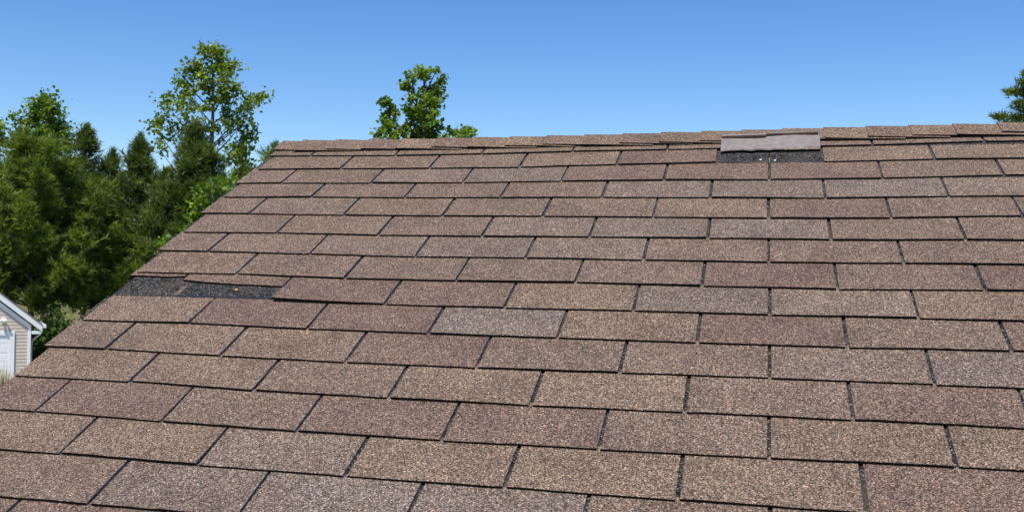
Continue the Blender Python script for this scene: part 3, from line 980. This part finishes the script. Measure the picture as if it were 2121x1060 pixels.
def pine(label, px, top_py, depth, rad, crown_py, mat=MAT_PINE, dens=1.0, lean=0.0, group=None, shape=0.8, name="pine_tree", layered=False, boughs=()):
    top = at(px, top_py, depth)
    base = np.array([top[0] - lean, top[1], 0.0])
    H = top[2]
    zc = max(0.6, at(px, crown_py, depth)[2])
    root = empty(name, tuple(base))
    tag(root, label, "tree", group)
    r0 = 0.011 * H + 0.02
    tr = MB()
    NS = 9
    path, rad_ = [], []
    wob = [rng.normal() * 0.05 for _ in range(NS)]
    for i in range(NS):
        f = i / (NS - 1)
        path.append((lean * f + wob[i] * (f > 0) * (f < 1), wob[(i + 3) % NS] * (f > 0), H * f * 0.985 - (0.05 if i == 0 else 0)))
        rad_.append(r0 * (1 - f) ** 0.8 + 0.012 + (0.3 * r0 if i == 0 else 0))
    tr.tube(path, rad_, 8)
    px_, py_, pz_ = zip(*path)
    tips, axes = [], []
    z = zc
    Hc = H - zc
    spacing = (0.54 if rad > 1.75 else 0.42) if not layered else 0.75
    while z < H - 0.5:
        f = (z - zc) / Hc
        prof = (1 - f) ** shape * (0.55 + 0.45 * min(1, f / 0.22))
        nb = rng.integers(4, 7)
        ph = rng.uniform(0, 6.28)
        for b in range(nb):
            az = ph + b * 6.283 / nb + rng.normal() * 0.25
            ln = rad * prof * rng.uniform(0.4, 1.3) + 0.10
            el = math.radians(12 + 38 * f + rng.normal() * 9)
            x0 = np.interp(z, pz_, px_); y0 = np.interp(z, pz_, py_)
            h = np.array([math.cos(az), math.sin(az), 0])
            P = []
            for t in (0, 0.35, 0.7, 1.0):
                P.append(np.array([x0, y0, z]) + h * ln * t * math.cos(el) + np.array([0, 0, 1]) * ln * (t * math.sin(el) * 0.6 + 0.40 * t * t))
            rb = 0.010 + 0.012 * ln
            tr.tube(P, [rb, rb * 0.75, rb * 0.5, 0.006], 5, cap=False)
            big = rad > 1.75
            puffs = ([0.38, 0.70, 1.0] if ln > 1.3 else [0.55, 1.0] if ln > 0.6 else [1.0]) if big else ([0.5, 1.0] if ln > 0.5 else [1.0])
            for t in puffs:
                j = min(int(t * 3), 2); ff = t * 3 - j
                c = P[j] * (1 - ff) + P[j + 1] * ff
                sp = min(0.07 + 0.13 * ln, 0.19 if big else 0.13) * rng.uniform(0.75, 1.25)
                c = c + rng.normal(size=3) * 0.09 * ln
                for q in range(int((30 if big else 17) * dens * (sp / 0.15) ** 1.5)):
                    off = rng.normal(size=3) * np.array([sp, sp, sp * (0.8 if not layered else 0.3)])
                    tips.append(c + off)
                    axes.append(h * 0.3 + np.array([0, 0, 0.7]) + off / (sp + 0.05) * 0.75 + rng.normal(size=3) * 0.2)
            for q in range(2):
                tips.append(P[3] + np.array([0, 0, 0.10 + 0.12 * q])); axes.append(h * 0.15 + np.array([0, 0, 1.0]))
        z += spacing * rng.uniform(0.75, 1.2) * (1 - 0.3 * f)
    for (bpy_, reach, dd) in boughs:                         # long flat boughs
        s0 = at(px, bpy_ + 12, depth) - base
        e0 = at(reach + 8, bpy_, depth + dd) - base
        P = [s0, s0 * 0.6 + e0 * 0.4 + np.array([0, 0, 0.05]), e0]
        tr.tube(P, [0.03, 0.02, 0.006], 5, cap=False)
        for q in range(int(60 * np.linalg.norm(e0 - s0))):
            t = rng.uniform(0.1, 1.0)
            c = s0 * (1 - t) + e0 * t + rng.normal(size=3) * np.array([0.12, 0.22, 0.045]) + np.array([0, 0, 0.05])
            tips.append(c); axes.append((e0 - s0) * 0.3 + np.array([0, 0, 0.4]) + rng.normal(size=3) * 0.4)
    for q in range(34):                                     # leader and its side candles
        hq = 0.9 * rng.uniform() ** 1.2
        sp = 0.04 + 0.16 * hq
        tips.append(np.array([lean + rng.normal() * sp, rng.normal() * sp, H - hq - 0.1])); axes.append(np.array([rng.normal() * 0.22, rng.normal() * 0.22, 1]))
    tr.build("trunk", MAT_BARK_PINE, root, smooth=True)
    fast_mesh("crown", needle_tufts(np.array(tips), np.array(axes), 0.25, 13, 0.034, 0.9), 3, mat, root)
    return root


def broadleaf(label, px, depth, blobs, mat, leaf=0.15, dens=1.0, group=None, trunk_r=0.13, name="broadleaf_tree", trunk_px=None, top=None, clump=0.26):
    """blobs: (px, py, radius px, leaf multiplier) lobes of the crown, spread in depth around the trunk"""
    b0 = at(px, 538, depth); base = np.array([b0[0], b0[1], 0.0])
    root = empty(name, tuple(base))
    tag(root, label, "tree", group)
    tr = MB()
    tp = at(*(top or (px, min(b[1] for b in blobs))), depth) - base
    NS = 10
    path = [np.array([tp[0] * (i / (NS - 1)) ** 1.3 + 0.06 * math.sin(i * 1.9) * (i > 0), 0.06 * math.cos(i * 1.3) * (i > 0), tp[2] * i / (NS - 1) - 0.05 * (i == 0)]) for i in range(NS)]
    tr.tube(path, [trunk_r * (1 - i / (NS - 1)) ** 0.75 + 0.012 for i in range(NS)], 8)
    allc = []
    for (bx, by, br, mult) in blobs:
        R = br / 2068.14 * depth
        dz = rng.normal() * R * 0.9
        c = at(bx, by, depth + dz) - base
        # limb from the trunk to the lobe
        zt = max(0.25 * tp[2], c[2] - np.linalg.norm(c[:2] - tp[:2] * min(1, c[2] / tp[2])) * 0.9 - 0.3)
        f = min(0.97, zt / tp[2])
        s = np.array([np.interp(f * (NS - 1), range(NS), [p[q] for p in path]) for q in range(3)])
        mid = (s + c) / 2 + np.array([0, 0, -0.12 * np.linalg.norm(c - s)]) + rng.normal(size=3) * 0.08
        rr = 0.02 + 0.018 * R
        tr.tube([s, mid, c], [rr * 1.3, rr, rr * 0.45], 6, cap=False)
        nc = max(3, int(11 * dens * mult * (R / 0.5) ** 2))
        d = unit(rng.normal(size=(nc, 3)))
        cl = c + d * R * rng.uniform(0.25, 1.0, size=(nc, 1)) ** 0.6 * np.array([1, 1.15, 1])
        for q in cl:
            tr.tube([c, (c + q) / 2 + rng.normal(size=3) * 0.05, q], [rr * 0.42, rr * 0.28, 0.005], 4, cap=False)
            nl_ = rng.integers(22, 36)
            allc.append(q + rng.normal(size=(nl_, 3)) * np.array([clump, clump, clump * 0.75]) * rng.uniform(0.5, 0.9))
    tr.build("trunk", MAT_BARK, root, smooth=True)
    fast_mesh("crown", leaves(np.concatenate(allc), leaf, 0.3), 4, mat, root)
    return root


PG = "pines behind the garage"
# ---- pines, near to far
pine("large bushy pine nearest the garage, its crown filling the left edge", 70, 288, 36.0, 3.3, 635, MAT_PINE, 1.45, shape=0.88)
pine("rounded pine between the large bushy pine and the roof verge", 200, 385, 38.0, 1.8, 640, MAT_PINE, 1.2, shape=0.7)
pine("pine with a bare lower trunk just right of the garage eave", 123, 400, 39.0, 1.5, 590, MAT_PINE, 1.0, shape=0.6)
pine("pine cut by the left picture edge behind the large bushy pine", -50, 285, 40.0, 2.3, 640, MAT_PINE, 1.2, shape=0.7)
pine("slim dark pine with double pointed top right of the leafy tree", 180, 256, 43.0, 1.6, 600, MAT_PINE_DARK, 1.0, shape=1.0)
pine("short dark pine just right of the slim double topped pine", 232, 306, 44.0, 1.5, 620, MAT_PINE_DARK, 1.0, shape=1.0)
pine("pointed pine standing in the open gap before the tall tree", 292, 274, 43.0, 1.74, 610, MAT_PINE_DARK, 1.0, shape=1.0)
pine("low dark pine under the tall tree's left side", 345, 350, 41.0, 1.7, 640, MAT_PINE_DARK, 1.0, shape=0.95)
pine("dense pine directly in front of the tall tree's trunk", 405, 252, 39.5, 1.9, 640, MAT_PINE_DARK, 1.1, shape=0.85)
pine("pine behind the roof verge right of the tall tree", 505, 342, 41.0, 1.5, 600, MAT_PINE_DARK, 1.0, shape=1.0)
pine("small pine tip peeking over the ridge's left end", 572, 294, 42.0, 1.1, 520, MAT_PINE, 0.9)
pine("pine with flat layered boughs at the right picture edge", 2190, 60, 38.0, 0.85, 430, MAT_PINE_DARK, 0.6, layered=True, shape=0.3,
     boughs=((155, 2112, 0.3), (176, 2108, -0.5), (193, 2080, 0.2), (218, 2098, -0.4), (228, 2110, 0.6), (243, 2056, 0.1), (262, 2075, -0.5), (290, 2060, 0.4), (330, 2070, -0.3)))

# ---- broadleaf trees
broadleaf("tall airy broadleaf tree rising highest above the pines", 443, 44.0, [
    (432, 105, 18, 1.1), (405, 130, 22, 1.0), (452, 125, 24, 1.1), (475, 140, 20, 1.0), (385, 165, 20, .9), (430, 165, 28, 1.0), (470, 175, 24, .9),
    (395, 205, 24, .8), (440, 205, 24, .7), (490, 190, 18, .9), (520, 210, 20, .8), (540, 200, 12, .9), (505, 225, 20, .7), (460, 235, 20, .7),
    (360, 205, 14, .8), (345, 215, 14, .9), (420, 240, 18, .6), (385, 235, 14, .6), (345, 245, 18, .7), (318, 258, 18, .8), (365, 270, 20, .7),
    (335, 285, 16, .7), (330, 310, 10, .7), (395, 265, 14, .6), (470, 265, 14, .5), (505, 255, 16, .7), (515, 275, 12, .6), (500, 300, 24, .9), (480, 320, 24, .9), (510, 335, 18, .9), (440, 265, 12, .5)],
    MAT_LEAF_Y, 0.165, 1.0, trunk_r=0.17, top=(436, 95))
broadleaf("leafy green tree left above the large bushy pine", 95, 45.0, [
    (98, 205, 14, 1.2), (80, 222, 18, 1.2), (112, 225, 16, 1.2), (95, 245, 24, 1.2), (65, 250, 14, 1.1), (42, 255, 16, 1.1), (125, 265, 20, 1.2), (90, 275, 28, 1.2),
    (55, 285, 22, 1.1), (140, 285, 12, 1.1), (115, 295, 24, 1.1), (75, 305, 24, 1.0), (125, 310, 14, 1)],
    MAT_LEAF, 0.17, 1.15, trunk_r=0.16, top=(97, 200))
broadleaf("leafy tree mostly outside the left picture edge", -30, 47.0, [
    (-22, 262, 24, 1.1), (-8, 275, 20, 1.1), (2, 285, 18, 1.0), (-45, 285, 26, 1.0), (-20, 300, 26, 1.0)], MAT_LEAF, 0.17, 1.1, trunk_r=0.15)
broadleaf("glossy green tree rising alone behind the middle of the ridge", 868, 26.0, [
    (856, 155, 15, 1.2), (876, 148, 7, 1.0), (902, 150, 14, 1.2), (912, 165, 10, 1.2), (838, 178, 10, 1.2), (885, 180, 22, 1.3), (900, 200, 18, 1.3), (858, 200, 18, 1.3),
    (880, 225, 28, 1.3), (848, 235, 18, 1.3), (905, 215, 10, 1.2), (865, 262, 28, 1.3), (890, 260, 24, 1.3), (845, 285, 26, 1.3), (885, 290, 28, 1.3),
    (800, 222, 16, 1.2), (812, 235, 13, 1.2), (790, 250, 18, 1.2), (810, 265, 18, 1.2), (785, 280, 16, 1.2), (822, 285, 18, 1.2), (940, 280, 14, .9), (958, 268, 14, 1.2), (975, 278, 12, 1.2), (930, 295, 20, 1.1), (965, 295, 18, 1.1),
    (870, 320, 40, 1.0), (800, 320, 34, 1.0), (940, 325, 34, 1.0)],
    MAT_LEAF, 0.115, 1.9, trunk_r=0.12, top=(880, 150), clump=0.115)
broadleaf("bright lime green sapling against the roof verge", 440, 30.0, [
    (478, 372, 12, 1.2), (455, 385, 16, 1.2), (430, 395, 14, 1.2), (470, 392, 16, 1.2), (410, 420, 18, 1.2), (440, 415, 22, 1.2), (400, 445, 16, 1.1), (425, 445, 20, 1.1),
    (390, 470, 20, 1.0), (360, 495, 20, .9), (450, 450, 24, 1), (420, 490, 30, .9)],
    MAT_LEAF_LIME, 0.12, 1.5, trunk_r=0.05, clump=0.18)


def shrub(label, px, py, depth, rad, mat, group=None):
    top = at(px, py, depth)
    base = np.array([top[0], top[1], 0])
    root = empty("shrub", tuple(base))
    tag(root, label, "shrub", group)
    st = MB(); cs = []
    for q in range(14):
        a = rng.uniform(0, 6.28); r = rad * rng.uniform(0.2, 0.9); h = top[2] * rng.uniform(0.5, 1.0)
        tip = np.array([math.cos(a) * r, math.sin(a) * r, h])
        st.tube([(tip[0] * 0.1, tip[1] * 0.1, 0), tip * 0.55, tip], [0.022, 0.014, 0.005], 5, cap=False)
        for t in (0.35, 0.6, 0.85, 1.0):
            cs.append(tip * t + rng.normal(size=(38, 3)) * 0.17)
    st.build("stem", MAT_BARK, root)
    fast_mesh("foliage", leaves(np.concatenate(cs), 0.12), 4, mat, root)


shrub("dark green shrub beside the garage corner", 92, 715, 33.0, 0.9, MAT_SHRUB)
shrub("bright green shrub under the pines right of the garage", 112, 668, 37.0, 0.8, MAT_LEAF)
shrub("green shrub right behind the garage eave", 125, 640, 34.0, 0.9, MAT_SHRUB)
shrub("dark shrub half hidden behind the roof verge", 150, 690, 35.0, 1.0, MAT_SHRUB)
shrub("green shrub below the pines nearest the roof", 205, 640, 37.0, 0.9, MAT_SHRUB)

# dry ornamental grass in front of the garage door
g0 = at(8, 800, 26.5)
gc = empty("ornamental_grass", (g0[0], g0[1], 0))
tag(gc, "clump of dry straw coloured grass before the garage door", "grass clump")
nb = 260
aa = rng.uniform(0, 6.28, nb); hh = rng.uniform(0.8, 1.25, nb) * (at(8, 772, 26.5)[2]); sp = rng.uniform(0.1, 0.55, nb)
bl = []
for a, h, s in zip(aa, hh, sp):
    dr = np.array([math.cos(a), math.sin(a), 0]); sd = np.array([-dr[1], dr[0], 0]) * 0.009
    b0 = dr * 0.12 * rng.uniform()
    p1 = b0 + dr * s * 0.35 + np.array([0, 0, h * 0.6]); p2 = b0 + dr * s + np.array([0, 0, h * (1.0 - 0.25 * s)])
    bl += [b0 - sd, b0 + sd, p1 + sd, p1 - sd, p1 - sd, p1 + sd, p2 + sd * 0.2, p2 - sd * 0.2]
fast_mesh("blade_tuft", np.array(bl), 4, MAT_DRY, gc)
print("tabs", count)
